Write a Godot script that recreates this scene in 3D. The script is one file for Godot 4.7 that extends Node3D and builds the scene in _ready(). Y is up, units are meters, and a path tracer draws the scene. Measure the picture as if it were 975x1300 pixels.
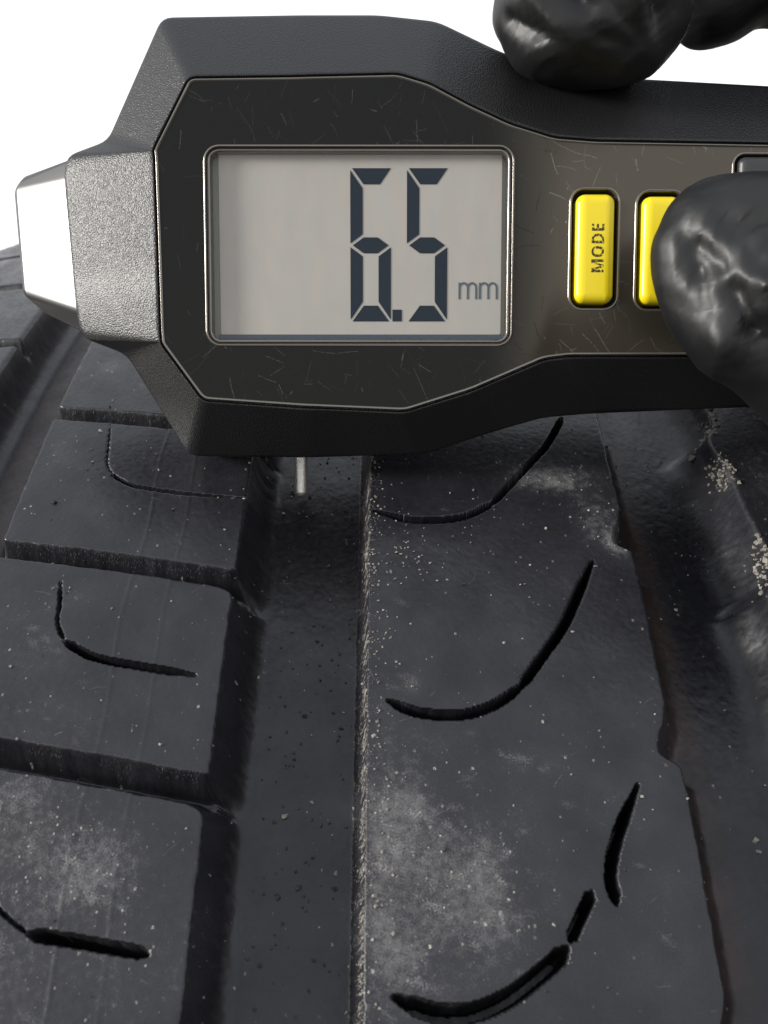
extends Node3D
# All shapes are worked out in millimetres and written out in metres.
const MM := 0.001
const TYRE_R := 330.0                     # tread radius
const AXLE := Vector3(0, -230.6, -352.5)  # axle, in millimetres from the lens, in the lens's axes
const PITCH := -15.0                      # the phone looks a little down
const EYE := Vector3(0, 0.645, 0)
const DEPTH := 7.0                        # main groove depth

var to_world: Transform3D                 # lens axes (mm) -> world (m)
var edge_noise := FastNoiseLite.new()
var fine_noise := FastNoiseLite.new()
var taken := {}

# ------------------------------------------------------------------ naming
func numbered(called: String, parent: Node) -> String:
	var key := str(parent.get_instance_id()) + called
	var n: int = taken.get(key, 0)
	taken[key] = n + 1
	return called if n == 0 else "%s_%03d" % [called, n]

func thing(called: String, label: String, category: String, at: Transform3D) -> Node3D:
	var o := Node3D.new()
	o.name = numbered(called, self)
	add_child(o, true)
	o.transform = at
	o.set_meta("label", label)
	o.set_meta("category", category)
	return o

func part(called: String, mesh: Mesh, mat: Material, parent: Node) -> MeshInstance3D:
	var o := MeshInstance3D.new()
	o.name = numbered(called, parent)
	o.mesh = mesh
	o.material_override = mat
	parent.add_child(o, true)
	return o

# ------------------------------------------------------------------ meshes
func make_mesh(v: PackedVector3Array, idx: PackedInt32Array, nrm: PackedVector3Array, uv := PackedVector2Array()) -> ArrayMesh:
	var a := []
	a.resize(Mesh.ARRAY_MAX)
	a[Mesh.ARRAY_VERTEX] = v
	a[Mesh.ARRAY_NORMAL] = nrm
	if uv.size():
		a[Mesh.ARRAY_TEX_UV] = uv
	a[Mesh.ARRAY_INDEX] = idx
	var m := ArrayMesh.new()
	m.add_surface_from_arrays(Mesh.PRIMITIVE_TRIANGLES, a)
	return m

# vertices in millimetres; normals weighted by area, so that big facets stay flat
func mesh_mm(v: PackedVector3Array, idx: PackedInt32Array, uv := PackedVector2Array()) -> ArrayMesh:
	var n := PackedVector3Array()
	n.resize(v.size())
	for i in range(0, idx.size(), 3):
		var a := idx[i]
		var b := idx[i + 1]
		var c := idx[i + 2]
		var w := (v[c] - v[a]).cross(v[b] - v[a])
		n[a] += w
		n[b] += w
		n[c] += w
	var s := PackedVector3Array()
	s.resize(v.size())
	for i in v.size():
		n[i] = n[i].normalized() if n[i].length_squared() > 1e-20 else Vector3(0, 0, 1)
		s[i] = v[i] * MM
	return make_mesh(s, idx, n, uv)

# loops of equal length (clockwise seen from +z), joined by strips
class Shell:
	var v := PackedVector3Array()
	var idx := PackedInt32Array()
	func strip(loops: Array) -> void:
		var n: int = loops[0].size()
		var at := v.size()
		for l in loops:
			v.append_array(l)
		for k in loops.size() - 1:
			for i in n:
				var j := (i + 1) % n
				var a := at + k * n + i
				var b := at + k * n + j
				var c := a + n
				var d := b + n
				idx.append_array([a, b, c, b, d, c])
	func cap(loop: PackedVector3Array, up := true) -> void:
		var flat := PackedVector2Array()
		for p in loop:
			flat.append(Vector2(p.x, p.y))
		var t := Geometry2D.triangulate_polygon(flat)
		var at := v.size()
		v.append_array(loop)
		for i in range(0, t.size(), 3):
			var a := flat[t[i]]
			var b := flat[t[i + 1]]
			var c := flat[t[i + 2]]
			var cw := (b - a).cross(c - a) < 0.0
			if cw == up:
				idx.append_array([at + t[i], at + t[i + 1], at + t[i + 2]])
			else:
				idx.append_array([at + t[i], at + t[i + 2], at + t[i + 1]])

func lift(pts: PackedVector2Array, z: float) -> PackedVector3Array:
	var o := PackedVector3Array()
	for p in pts:
		o.append(Vector3(p.x, p.y, z))
	return o

# each corner becomes five points of a curve; the count stays the same for every loop of a body
func round_loop(pts: PackedVector3Array, r: float) -> PackedVector3Array:
	var o := PackedVector3Array()
	var n := pts.size()
	for i in n:
		var p := pts[i]
		var a := pts[(i + n - 1) % n] - p
		var b := pts[(i + 1) % n] - p
		var ra := minf(r, a.length() * 0.45)
		var rb := minf(r, b.length() * 0.45)
		var q := p + a.normalized() * ra
		var w := p + b.normalized() * rb
		for k in 5:
			var t := k / 4.0
			o.append(q * (1 - t) * (1 - t) + p * 2 * t * (1 - t) + w * t * t)
	return o

# moves a clockwise loop outwards by d in its plane
func offset_loop(l: PackedVector3Array, d: float, z: float) -> PackedVector3Array:
	var o := PackedVector3Array()
	var n := l.size()
	for i in n:
		var a := l[(i + n - 1) % n]
		var b := l[(i + 1) % n]
		var t := Vector2(b.x - a.x, b.y - a.y).normalized()
		o.append(Vector3(l[i].x - t.y * d, l[i].y + t.x * d, l[i].z + z))
	return o

# clockwise rounded rectangle
func rounded_rect(x0: float, x1: float, y0: float, y1: float, r: float, z: float, n := 6) -> PackedVector3Array:
	var o := PackedVector3Array()
	r = maxf(r, 0.02)
	var c := [Vector2(x1 - r, y1 - r), Vector2(x1 - r, y0 + r), Vector2(x0 + r, y0 + r), Vector2(x0 + r, y1 - r)]
	for k in 4:
		for i in n + 1:
			var a := PI / 2 - (k + i / float(n)) * PI / 2
			o.append(Vector3(c[k].x + cos(a) * r, c[k].y + sin(a) * r, z))
	return o

func flat2(l: PackedVector3Array) -> PackedVector2Array:
	var o := PackedVector2Array()
	for p in l:
		o.append(Vector2(p.x, p.y))
	return o

func rr(x0: float, x1: float, y0: float, y1: float, r: float, inset: float, z: float) -> PackedVector3Array:
	return rounded_rect(x0 + inset, x1 - inset, y0 + inset, y1 - inset, r - inset, z)

# ------------------------------------------------------------------ materials
func noise_tex(freq: float, size: int, seed_: int, octaves := 3, normal := false, strength := 4.0) -> NoiseTexture2D:
	var f := FastNoiseLite.new()
	f.seed = seed_
	f.frequency = freq
	f.noise_type = FastNoiseLite.TYPE_SIMPLEX_SMOOTH
	f.fractal_octaves = octaves
	var t := NoiseTexture2D.new()
	t.width = size
	t.height = size
	t.seamless = true
	t.noise = f
	t.as_normal_map = normal
	t.bump_strength = strength
	return t

func plain_mat(lin: Color, rough: float, spec := 0.5) -> StandardMaterial3D:
	var m := StandardMaterial3D.new()
	m.albedo_color = lin.linear_to_srgb()
	m.roughness = rough
	m.metallic_specular = spec
	return m

# relief: texture repeats every `tile` millimetres, `height` millimetres high
func relief(m: StandardMaterial3D, tex: Texture2D, tile: float, height: float) -> StandardMaterial3D:
	m.uv1_triplanar = true
	m.uv1_scale = Vector3.ONE * (1000.0 / tile)
	m.heightmap_enabled = true
	m.heightmap_texture = tex
	m.heightmap_scale = height * 0.1
	return m

# ------------------------------------------------------------------ tyre
func crown(u: float) -> float:
	var t := maxf(0.0, absf(u - 14.0) - 40.0)
	return 0.0016 * t * t

func tyre_point(u: float, v: float, h: float) -> Vector3:   # lens axes about the axle, mm
	var a := v / TYRE_R
	var r := TYRE_R - crown(u) + h
	return Vector3(u, r * sin(a), r * cos(a))

func slope(t: float) -> float:   # 0 at the top edge, 1 on the floor: tight round-over, straight wall, wide fillet
	t = clampf(t, 0.0, 1.0)
	if t < 0.16:
		return t * t * 3.9
	if t < 0.7:
		return 0.0998 + (t - 0.16) * 1.3
	var q := (1.0 - t) / 0.3
	return 1.0 - 0.1982 * q * q

func bowl(t: float) -> float:   # main grooves: small round-over, wall that curves into the floor
	t = clampf(t, 0.0, 1.0)
	return (1.0 - pow(1.0 - t, 2.3)) * smoothstep(-0.02, 0.16, t)

const BLOCKS := [[138.0, 164.8], [167.2, 192.0], [194.4, 219.35], [221.95, 246.0], [248.1, 273.2], [275.5, 300.2], [302.6, 328.0], [330.4, 356.0], [358.0, 386.0]]
var sipes := []   # [points, half width, depth, owner, box]

func add_sipe(owner_id: int, hw: float, deep: float, pts: PackedVector2Array) -> void:
	var c := Curve2D.new()      # smooth the bend
	for i in pts.size():
		var t := Vector2.ZERO
		if i > 0 and i < pts.size() - 1:
			t = (pts[i + 1] - pts[i - 1]) * 0.16
		c.add_point(pts[i], -t, t)
	var line := c.tessellate(3, 3.0)
	var box := Rect2(line[0], Vector2.ZERO)
	for p in line:
		box = box.expand(p)
	sipes.append([line, hw, deep, owner_id, box.grow(hw + 0.6)])

func rib_edge(v: float) -> float:
	var q := fposmod(v - 248.2, 28.1)
	return 30.7 - 2.1 * smoothstep(0.0, 2.0, q) + 1.8 * smoothstep(1.8, 8.0, q) + 0.3 * smoothstep(8.0, 28.1, q)

func right_edge(v: float) -> float:
	var q := fposmod(v - 272.0 + 14.0, 28.1) - 14.0
	return 46.7 + 0.9 * smoothstep(-1.6, 1.6, q) * (1.0 - smoothstep(2.0, 14.0, q)) - 0.9 * (1.0 - smoothstep(-1.6, 1.6, q)) * smoothstep(-9.0, -2.0, q)

# height at (u, v) and which part it belongs to (0 base, 1 rib, 2 right rib, 3 shoulder, 10+k block, 100+k sipe)
var hit_id := 0
func tread(u: float, v: float) -> float:
	var e := edge_noise.get_noise_2d(u, v)
	var f := fine_noise.get_noise_2d(u, v)
	var rough := e * 0.15 + f * 0.025
	var h := 0.0
	var d := 1e9
	hit_id = 0
	var w := 4.0
	var deep := DEPTH
	var round_ := 1.0
	if u < -54.0:
		var s := v + 0.1 * (u + 61.0)
		var q := fposmod(s - 246.5, 26.8)
		var dr := u + 60.8
		var ds := 0.9 - minf(q, 26.8 - q)
		d = maxf(dr, ds) + rough * 0.5
		if ds > dr:
			w = 0.8
			deep = 3.0
			round_ = 0.0
		if d < w:
			hit_id = 3
	elif u < -10.0:
		var s := v + 0.185 * (u + 33.0)
		var best := 1e9
		var blend := 0.0
		for k in BLOCKS.size():
			var lo: float = BLOCKS[k][0]
			var hi: float = BLOCKS[k][1]
			if s < lo - 4.0 or s > hi + 4.0:
				continue
			var px := u + 33.0
			var py := s - (lo + hi) * 0.5
			var r := 2.1 if px > 0.0 and py > 0.0 else 0.9
			var qx := absf(px) - 15.0 + r
			var qy := absf(py) - (hi - lo) * 0.5 + r
			var dd := minf(maxf(qx, qy), 0.0) + Vector2(maxf(qx, 0.0), maxf(qy, 0.0)).length() - r
			if dd < best:
				best = dd
				blend = smoothstep(-0.9, 0.9, qx - qy)
				hit_id = 10 + k
		d = best + rough
		w = lerpf(1.3, 4.0, blend)
		round_ = blend
		deep = lerpf(4.8, DEPTH, blend)
		if d > w:
			hit_id = 0
	elif u < 38.0:
		var dl := -2.1 - u + f * 0.12 + e * 0.1
		var dr := u - rib_edge(v) + rough
		if dl > dr:
			d = dl
			w = 1.3
			round_ = 0.5
		else:
			d = dr
			w = 3.8
		if d < w:
			hit_id = 1
	else:
		d = right_edge(v) - u + rough * 0.3
		w = 6.5
		if d < w:
			hit_id = 2
	var pre := lerpf(0.5, 0.12, round_)
	var across := (d + pre) / (w + pre)
	h = -deep * lerpf(slope(across), bowl(across), round_)
	if hit_id == 1:   # a thin torn flash along the rib's left edge
		var g := (u + 2.0) / 0.22
		h += (0.1 + 0.14 * f) * exp(-g * g)
	elif hit_id >= 10:   # two hair-fine mould lines run round each row of blocks
		var bend := sin(v * 0.23) * 0.35
		var g1 := (u + 30.2 - bend) / 0.14
		var g2 := (u + 25.5 - bend * 0.7) / 0.14
		if d < 0.0:
			h += 0.07 * exp(-g1 * g1) + 0.06 * exp(-g2 * g2)
	elif hit_id == 0:
		var g3 := (v - 203.9) / 0.12
		h += 0.05 * exp(-g3 * g3) - e * 0.05
	h += f * 0.014 + e * 0.012
	# sipes: narrow cuts
	if d < 0.5 or hit_id >= 10:
		var p := Vector2(u, v)
		for k in sipes.size():
			var s: Array = sipes[k]
			if not s[4].has_point(p):
				continue
			var line: PackedVector2Array = s[0]
			var nearest := 1e9
			var along := 0.0
			for i in line.size() - 1:
				var a := line[i]
				var ab := line[i + 1] - a
				var t := clampf((p - a).dot(ab) / ab.length_squared(), 0.0, 1.0)
				var dd := p.distance_squared_to(a + ab * t)
				if dd < nearest:
					nearest = dd
					along = (i + t) / (line.size() - 1.0)
			var taper := clampf(minf(along, 1.0 - along) * 9.0 + 0.3, 0.2, 1.0)
			var lim: float = s[1] * taper + f * 0.04 + e * 0.04
			var x := (lim + 0.06 - sqrt(nearest)) / 0.26
			if x > 0.0:
				h -= s[2] * slope(x) * clampf(0.25 + taper, 0.0, 1.0)
				if x > 0.3:
					hit_id = 100 + k
				if x <= 0.0 and x > -1.6 and s[3] >= 10:
					h += 0.07 * (1.0 + x / 1.6) * (1.0 + e * 2.0)
	return h

func steps(cuts: Array) -> PackedFloat32Array:
	var o := PackedFloat32Array()
	for i in cuts.size() - 1:
		var a: float = cuts[i][0]
		var b: float = cuts[i + 1][0]
		var n := int(ceil((b - a) / float(cuts[i][1])))
		for k in n:
			o.append(lerpf(a, b, float(k) / n))
	o.append(cuts[-1][0])
	return o

func rubber_texture() -> Array:
	# colour of dust and scuffs on the rubber over u -56..56, v 188..300, and the matching roughness
	var n := 2048
	var rng := RandomNumberGenerator.new()
	rng.seed = 41
	# where dust lies: [u, v, radius u, radius v, amount]
	var spots := [[6, 209, 7, 8, 0.95], [2.2, 213, 3.6, 9, 0.8], [12, 207, 4, 4, 0.5], [0.4, 203, 3, 9, 0.7], [0.2, 230, 1.6, 14, 0.45], [3, 229.5, 1.2, 1.6, 0.8], [8, 222, 5, 2.5, 0.45], [16, 221, 4, 2, 0.4],
		[24, 262, 5, 2.6, 1.5], [27, 255, 3, 4, 1.1], [29, 250, 1.6, 2, 1.2], [18, 262, 3, 3, 0.5], [3, 249, 4, 3, 0.35], [27, 232, 3, 2, 0.3], [28, 224, 2, 3, 0.4], [22, 216, 3, 3, 0.25], [26, 204, 3, 4, 0.25],
		[-36, 214, 6, 6, 0.95], [-28, 209, 5, 5, 0.6], [-33, 200, 6, 5, 0.55], [-24, 204, 5, 8, 0.3], [-45, 269, 2.5, 4, 0.6], [-42, 290, 7, 6, 0.6], [-40, 238, 4, 6, 0.4], [-33, 226, 6, 3, 0.3],
		[46, 272, 0.9, 2.2, 0.9], [46.4, 263, 0.8, 2.6, 0.9], [50, 254, 3, 6, 0.35], [46.6, 247, 0.6, 5, 0.4], [52, 270, 4, 10, 0.6], [31, 204, 0.7, 3, 0.6], [30, 255, 0.7, 6, 0.4]]
	var coarse := Image.create_empty(256, 256, false, Image.FORMAT_L8)
	var amounts := PackedFloat32Array()
	amounts.resize(256 * 256)
	for s in spots:
		for y in 256:
			var dv: float = (188.0 + (y + 0.5) * 0.4375 - s[1]) / s[3]
			if absf(dv) > 2.2:
				continue
			for x in 256:
				var du: float = (-56.0 + (x + 0.5) * 0.4375 - s[0]) / s[2]
				if absf(du) < 2.2:
					amounts[y * 256 + x] += s[4] * exp(-du * du - dv * dv)
	for i in 256 * 256:
		coarse.set_pixel(i % 256, i / 256, Color(minf(amounts[i], 1.0), 0, 0))
	coarse.resize(n, n, Image.INTERPOLATE_CUBIC)
	var where := coarse.get_data()
	var layers := []
	for q in [[0.006, 4, 7], [0.045, 4, 8], [0.22, 2, 9]]:
		var f := FastNoiseLite.new()
		f.noise_type = FastNoiseLite.TYPE_SIMPLEX_SMOOTH
		f.frequency = q[0]
		f.fractal_octaves = q[1]
		f.seed = q[2]
		layers.append(f.get_image(n, n, false, false, false).get_data())
	var big: PackedByteArray = layers[0]
	var mid: PackedByteArray = layers[1]
	var fine: PackedByteArray = layers[2]
	var rgb := PackedByteArray()
	rgb.resize(n * n * 3)
	var rough := PackedByteArray()
	rough.resize(n * n)
	var at := 0
	for i in n * n:
		var t := (where[i] * 0.6 + (mid[i] - 128) * 0.6 + (fine[i] - 128) * 0.5 + (big[i] - 128) * 0.6 - 84.0) * 0.0055
		t = 0.0 if t < 0.0 else (1.0 if t > 1.0 else t)
		t = t * 0.8 + where[i] * 0.00065
		var u := -56.0 + (i % n) * 0.0546875
		var dirt := 0.0     # brown film down in the main grooves
		if u > 30.6:
			dirt = smoothstep(30.6, 32.5, u) * (1.0 - smoothstep(34.2, 37.0, u))
		elif u > -17.0 and u < -2.2:
			dirt = 0.3 * smoothstep(-17.0, -14.0, u) * smoothstep(225.0, 262.0, 188.0 + (i / n) * 0.0546875)
		elif u < -48.0:
			dirt = 0.8
		dirt *= 0.6 + big[i] * 0.003
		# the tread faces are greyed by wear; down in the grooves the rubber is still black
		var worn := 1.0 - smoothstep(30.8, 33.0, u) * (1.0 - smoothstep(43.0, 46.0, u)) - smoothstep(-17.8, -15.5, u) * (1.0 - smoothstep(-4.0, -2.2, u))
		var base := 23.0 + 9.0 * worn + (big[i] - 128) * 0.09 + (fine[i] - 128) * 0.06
		rgb[at] = int(base + t * 80.0 + dirt * 15.0)
		rgb[at + 1] = int(base + t * 78.0 + dirt * 6.5)
		rgb[at + 2] = int(base + 4.5 + t * 72.0 + dirt * 1.0)
		at += 3
		rough[i] = int(88.0 + dirt * 20.0 + t * 130.0 + (mid[i] - 128) * 0.25 - (big[i] - 128) * 0.16)
	# flecks of grit and lint
	for k in 4400:
		var x := rng.randi_range(2, n - 4)
		var y := rng.randi_range(2, n - 4)
		var on := where[y * n + x] / 255.0
		if k > 1300 and rng.randf() > on * 1.4 + 0.05:
			continue
		var lum := int(rng.randf_range(70, 150) + on * 50.0)
		var r := 0 if rng.randf() < 0.55 else (1 if rng.randf() < 0.8 else 2)
		for dy in range(-r, r + 2):
			for dx in range(-r, r + 1):
				if rng.randf() < 0.3 and r > 0:
					continue
				var j := ((y + dy) * n + x + dx)
				if j > 0 and j < n * n:
					rgb[j * 3] = lum
					rgb[j * 3 + 1] = int(lum * 0.97)
					rgb[j * 3 + 2] = int(lum * 0.9)
					rough[j] = 230
	# pale smears
	for k in 3600:
		var x := rng.randi_range(30, n - 30)
		var y := rng.randi_range(30, n - 30)
		if rng.randf() > where[y * n + x] / 255.0 * 1.1 + 0.015:
			continue
		var r := 2.5 + 20.0 * pow(rng.randf(), 2.2)
		var a := rng.randfn() * 0.35 + 0.45
		var warm := rng.randf_range(0.8, 1.0)
		var up := rng.randf_range(6, 46) * (1.3 if r < 5.0 else 0.75)
		for dy in range(-int(r) - 3, int(r) + 4):
			for dx in range(-int(r) - 3, int(r) + 4):
				var p := Vector2(dx, dy).rotated(a)
				var q := 1.0 - Vector2(p.x / r, p.y / (r * 0.45)).length() + (fine[(y + dy) * n + x + dx] - 128) * 0.009
				if q > 0.0:
					var j := (y + dy) * n + x + dx
					var add_ := minf(q * 1.2, 1.0) * up
					rgb[j * 3] = mini(int(rgb[j * 3] + add_), 190)
					rgb[j * 3 + 1] = mini(int(rgb[j * 3 + 1] + add_ * (0.5 + 0.5 * warm)), 188)
					rgb[j * 3 + 2] = mini(int(rgb[j * 3 + 2] + add_ * warm), 182)
	# the dusty torn line along the rib edge
	for k in 9000:
		var v := rng.randf_range(189, 299)
		var u := -2.15 + rng.randfn() * (0.17 if k < 5000 else 0.75)
		if k < 5000 and fine_noise.get_noise_2d(v * 1.2, 3.0) < 0.02:
			continue
		if k >= 5000 and edge_noise.get_noise_2d(v * 1.5, 7.0) < -0.05:
			continue
		var x := int((u + 56.0) / 112.0 * n)
		var y := int((v - 188.0) / 112.0 * n)
		var lum := int(rng.randf_range(80, 170) if k < 5000 else rng.randf_range(60, 120))
		for j in [y * n + x, y * n + x + 1, y * n + n + x]:
			rgb[j * 3] = lum
			rgb[j * 3 + 1] = int(lum * 0.96)
			rgb[j * 3 + 2] = int(lum * 0.9)
			rough[j] = 230
	# grit caught along the lower edges of the blocks
	for k in 1300:
		var b: Array = BLOCKS[2 + k % 4]
		var u := rng.randf_range(-47.5, -18.5)
		var v: float = b[0] - 0.185 * (u + 33.0) + rng.randfn() * 0.22 + 0.1
		if edge_noise.get_noise_2d(u * 0.5, v * 0.7 + 40.0) < -0.1 or v < 189.0 or v > 299.0:
			continue
		var j := int((v - 188.0) / 112.0 * n) * n + int((u + 56.0) / 112.0 * n)
		var lum := rng.randi_range(60, 105)
		rgb[j * 3] = lum
		rgb[j * 3 + 1] = lum
		rgb[j * 3 + 2] = int(lum * 0.94)
		rough[j] = 210
	# fine scuff strokes
	for k in 700:
		var x := rng.randf_range(20, n - 20)
		var y := rng.randf_range(20, n - 20)
		if rng.randf() > where[int(y) * n + int(x)] / 255.0 + 0.06:
			continue
		var a := rng.randf_range(-0.5, 0.9)
		var lum := rng.randi_range(60, 105)
		for s in rng.randi_range(8, 46):
			x += cos(a)
			y += sin(a)
			a += rng.randf_range(-0.08, 0.08)
			var j := clampi(int(y), 0, n - 1) * n + clampi(int(x), 0, n - 1)
			if rng.randf() < 0.75:
				rgb[j * 3] = lum
				rgb[j * 3 + 1] = lum
				rgb[j * 3 + 2] = int(lum * 0.95)
	return [ImageTexture.create_from_image(Image.create_from_data(n, n, false, Image.FORMAT_RGB8, rgb)), ImageTexture.create_from_image(Image.create_from_data(n, n, false, Image.FORMAT_L8, rough))]

# a crumb: a broken block with eight uneven corners
func chip(rng: RandomNumberGenerator) -> ArrayMesh:
	var c := []
	for k in 8:
		var p := Vector3(1 if k & 1 else -1, 1 if k & 2 else -1, 1 if k & 4 else -1)
		c.append(p * rng.randf_range(0.16, 0.42) * MM * 1.25)
	var st := SurfaceTool.new()
	st.begin(Mesh.PRIMITIVE_TRIANGLES)
	st.set_smooth_group(-1)
	for f in [[0, 2, 3, 1], [4, 5, 7, 6], [0, 1, 5, 4], [2, 6, 7, 3], [0, 4, 6, 2], [1, 3, 7, 5]]:
		for t in [[0, 1, 2], [0, 2, 3]]:
			var a: Vector3 = c[f[t[0]]]
			var b: Vector3 = c[f[t[1]]]
			var d: Vector3 = c[f[t[2]]]
			if (d - a).cross(b - a).dot(a + b + d) < 0.0:
				var q := b
				b = d
				d = q
			for p in [a, b, d]:
				st.add_vertex(p)
	st.generate_normals()
	return st.commit()

func build_tyre() -> void:
	add_sipe(1, 0.5, 6.6, [Vector2(-1.4, 255.6), Vector2(2, 254.3), Vector2(5.3, 253.8), Vector2(10.3, 254.5), Vector2(14.6, 257.4)])
	add_sipe(1, 0.42, 6.6, [Vector2(13.9, 256.6), Vector2(16.2, 259.7), Vector2(22.1, 267.7), Vector2(25.6, 274.8)])
	add_sipe(1, 0.5, 6.6, [Vector2(0.4, 227.9), Vector2(3.6, 226.5), Vector2(8.2, 226.2), Vector2(12.1, 227.5), Vector2(15.6, 230.2)])
	add_sipe(1, 0.5, 6.6, [Vector2(15.0, 229.5), Vector2(17.2, 232.6), Vector2(21.2, 238.3), Vector2(25.5, 247.1)])
	add_sipe(1, 0.7, 6.6, [Vector2(0.9, 199.2), Vector2(4.4, 198.0), Vector2(7.8, 198.0), Vector2(11.4, 199.3), Vector2(15.2, 201.8), Vector2(16.8, 203.2)])
	add_sipe(1, 0.5, 6.6, [Vector2(17.2, 203.9), Vector2(19.7, 208.0)])
	add_sipe(1, 0.52, 6.6, [Vector2(21.9, 207.0), Vector2(21.8, 210.0), Vector2(23.2, 213.8), Vector2(25.8, 218.4)])
	add_sipe(1, 0.5, 6.6, [Vector2(-1.4, 283), Vector2(5.3, 281.6), Vector2(10.3, 282.5), Vector2(14.6, 285.2), Vector2(22.1, 295), Vector2(25.6, 302)])
	add_sipe(14, 0.06, 2.0, [Vector2(-39.2, 273.6), Vector2(-38.4, 269), Vector2(-37.7, 265), Vector2(-36.6, 262.9)])
	add_sipe(14, 0.24, 3.0, [Vector2(-36.4, 262.6), Vector2(-35.6, 261.8), Vector2(-32.6, 260.1), Vector2(-26.1, 258.7), Vector2(-18.0, 257.8)])
	add_sipe(13, 0.14, 2.6, [Vector2(-38.9, 244.3), Vector2(-38.2, 241), Vector2(-37.8, 238.1), Vector2(-36.6, 235.9)])
	add_sipe(13, 0.4, 5.6, [Vector2(-36.3, 235.5), Vector2(-32.5, 233.3), Vector2(-26.0, 231.9), Vector2(-20.9, 231.0)])
	add_sipe(12, 0.12, 2.6, [Vector2(-38.9, 217), Vector2(-38.5, 212), Vector2(-37.8, 208.6), Vector2(-36.2, 206.6), Vector2(-34.3, 205.2), Vector2(-33.0, 204.5)])
	add_sipe(12, 0.5, 5.6, [Vector2(-32.9, 204.4), Vector2(-27.4, 203.6), Vector2(-21.6, 202.7)])

	var us := steps([[-92.0, 2.0], [-66.0, 0.6], [-50.0, 0.2], [-20.0, 0.18], [34.0, 0.22], [52.0, 0.6], [68.0, 2.0], [98.0]])
	var vs := steps([[150.0, 1.5], [172.0, 0.3], [193.0, 0.18], [282.0, 0.35], [310.0, 0.8], [390.0]])
	var nu := us.size()
	var nv := vs.size()
	var pos := PackedVector3Array()
	pos.resize(nu * nv)
	var ids := PackedInt32Array()
	ids.resize(nu * nv)
	var uvs := PackedVector2Array()
	uvs.resize(nu * nv)
	for j in nv:
		var v := vs[j]
		for i in nu:
			var u := us[i]
			var k := j * nu + i
			pos[k] = tyre_point(u, v, tread(u, v))
			ids[k] = hit_id
			uvs[k] = Vector2((u + 56.0) / 112.0, (v - 188.0) / 112.0)
	var nrm := PackedVector3Array()
	nrm.resize(nu * nv)
	for j in nv:
		var j0 := maxi(j - 1, 0)
		var j1 := mini(j + 1, nv - 1)
		for i in nu:
			var du := pos[j * nu + mini(i + 1, nu - 1)] - pos[j * nu + maxi(i - 1, 0)]
			var dv := pos[j1 * nu + i] - pos[j0 * nu + i]
			nrm[j * nu + i] = du.cross(dv).normalized()
	# sort the quads into parts
	var quads := {}
	for j in nv - 1:
		for i in nu - 1:
			var k := j * nu + i
			var id := ids[k]
			if not quads.has(id):
				quads[id] = PackedInt32Array()
			quads[id].append(k)
	var tex := rubber_texture()
	var rubber := plain_mat(Color(1, 1, 1), 1.0, 0.5)
	rubber.albedo_texture = tex[0]
	rubber.roughness_texture = tex[1]
	rubber.roughness_texture_channel = BaseMaterial3D.TEXTURE_CHANNEL_RED
	rubber.roughness = 1.0
	rubber.heightmap_enabled = true
	rubber.heightmap_texture = tex[1]
	rubber.heightmap_scale = 0.006
	var base_r := to_world.basis.orthonormalized()
	var axle := to_world * AXLE
	var foot := axle - Vector3(0, TYRE_R * MM, 0)
	var tyre := thing("tyre", "black rubber car tyre, dusty tread of deep grooves, blocks and curved sipes", "tyre", Transform3D(Basis(), foot))
	var turn := Transform3D(base_r, axle - foot)
	var keys := quads.keys()
	keys.sort()
	var owners := {}
	for id in keys:
		var qs: PackedInt32Array = quads[id]
		var map := {}
		var v := PackedVector3Array()
		var n := PackedVector3Array()
		var t := PackedVector2Array()
		var idx := PackedInt32Array()
		var c := PackedInt32Array([0, 0, 0, 0])
		for k in qs:
			var four := [k, k + 1, k + nu, k + nu + 1]
			for q in 4:
				var s: int = four[q]
				if map.has(s):
					c[q] = map[s]
				else:
					c[q] = v.size()
					map[s] = v.size()
					v.append(pos[s] * MM)
					n.append(nrm[s])
					t.append(uvs[s])
			idx.append_array([c[0], c[2], c[1], c[1], c[2], c[3]])
		var m := make_mesh(v, idx, n, t)
		if id >= 100:
			var own: Node = owners.get(sipes[id - 100][3], null)
			if own:
				part("sipe", m, rubber, own)
			continue
		var o := part("groove_floor" if id == 0 else "tread_rib" if id < 3 else "shoulder_tread" if id == 3 else "tread_block", m, rubber, tyre)
		o.transform = turn
		owners[id] = o
		if id == 1:
			o.set_meta("label", "middle tread rib with long curved sipes and pale dust")
	# the rest of the ring, with the same grooves, and the sidewalls
	var prof := PackedVector2Array()
	var add := func(x: float, r: float): prof.append(Vector2(x, r))
	for g in [[-78.0, 330.0], [-60.8, 330.0], [-58.3, 323.0], [-50.5, 323.0], [-48.0, 330.0], [-18.0, 330.0], [-15.2, 323.0], [-4.4, 323.0], [-2.1, 330.0], [30.6, 330.0], [33.0, 323.0], [43.6, 323.0], [46.4, 330.0], [84.0, 330.0]]:
		add.call(g[0], g[1] - crown(g[0]))
	for g in [[98.0, 324.0 - crown(98.0) + 6.0], [108.0, 300.0], [116.0, 268.0], [114.0, 236.0], [104.0, 214.0], [98.0, 204.0], [88.0, 204.0]]:
		add.call(g[0], g[1])
	var left := PackedVector2Array()
	for g in [[-62.0, 204.0], [-72.0, 204.0], [-78.0, 214.0], [-88.0, 236.0], [-92.0, 268.0], [-92.0, 300.0], [-92.0, 330.0 - crown(-92.0)]]:
		left.append(Vector2(g[0], g[1]))
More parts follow.
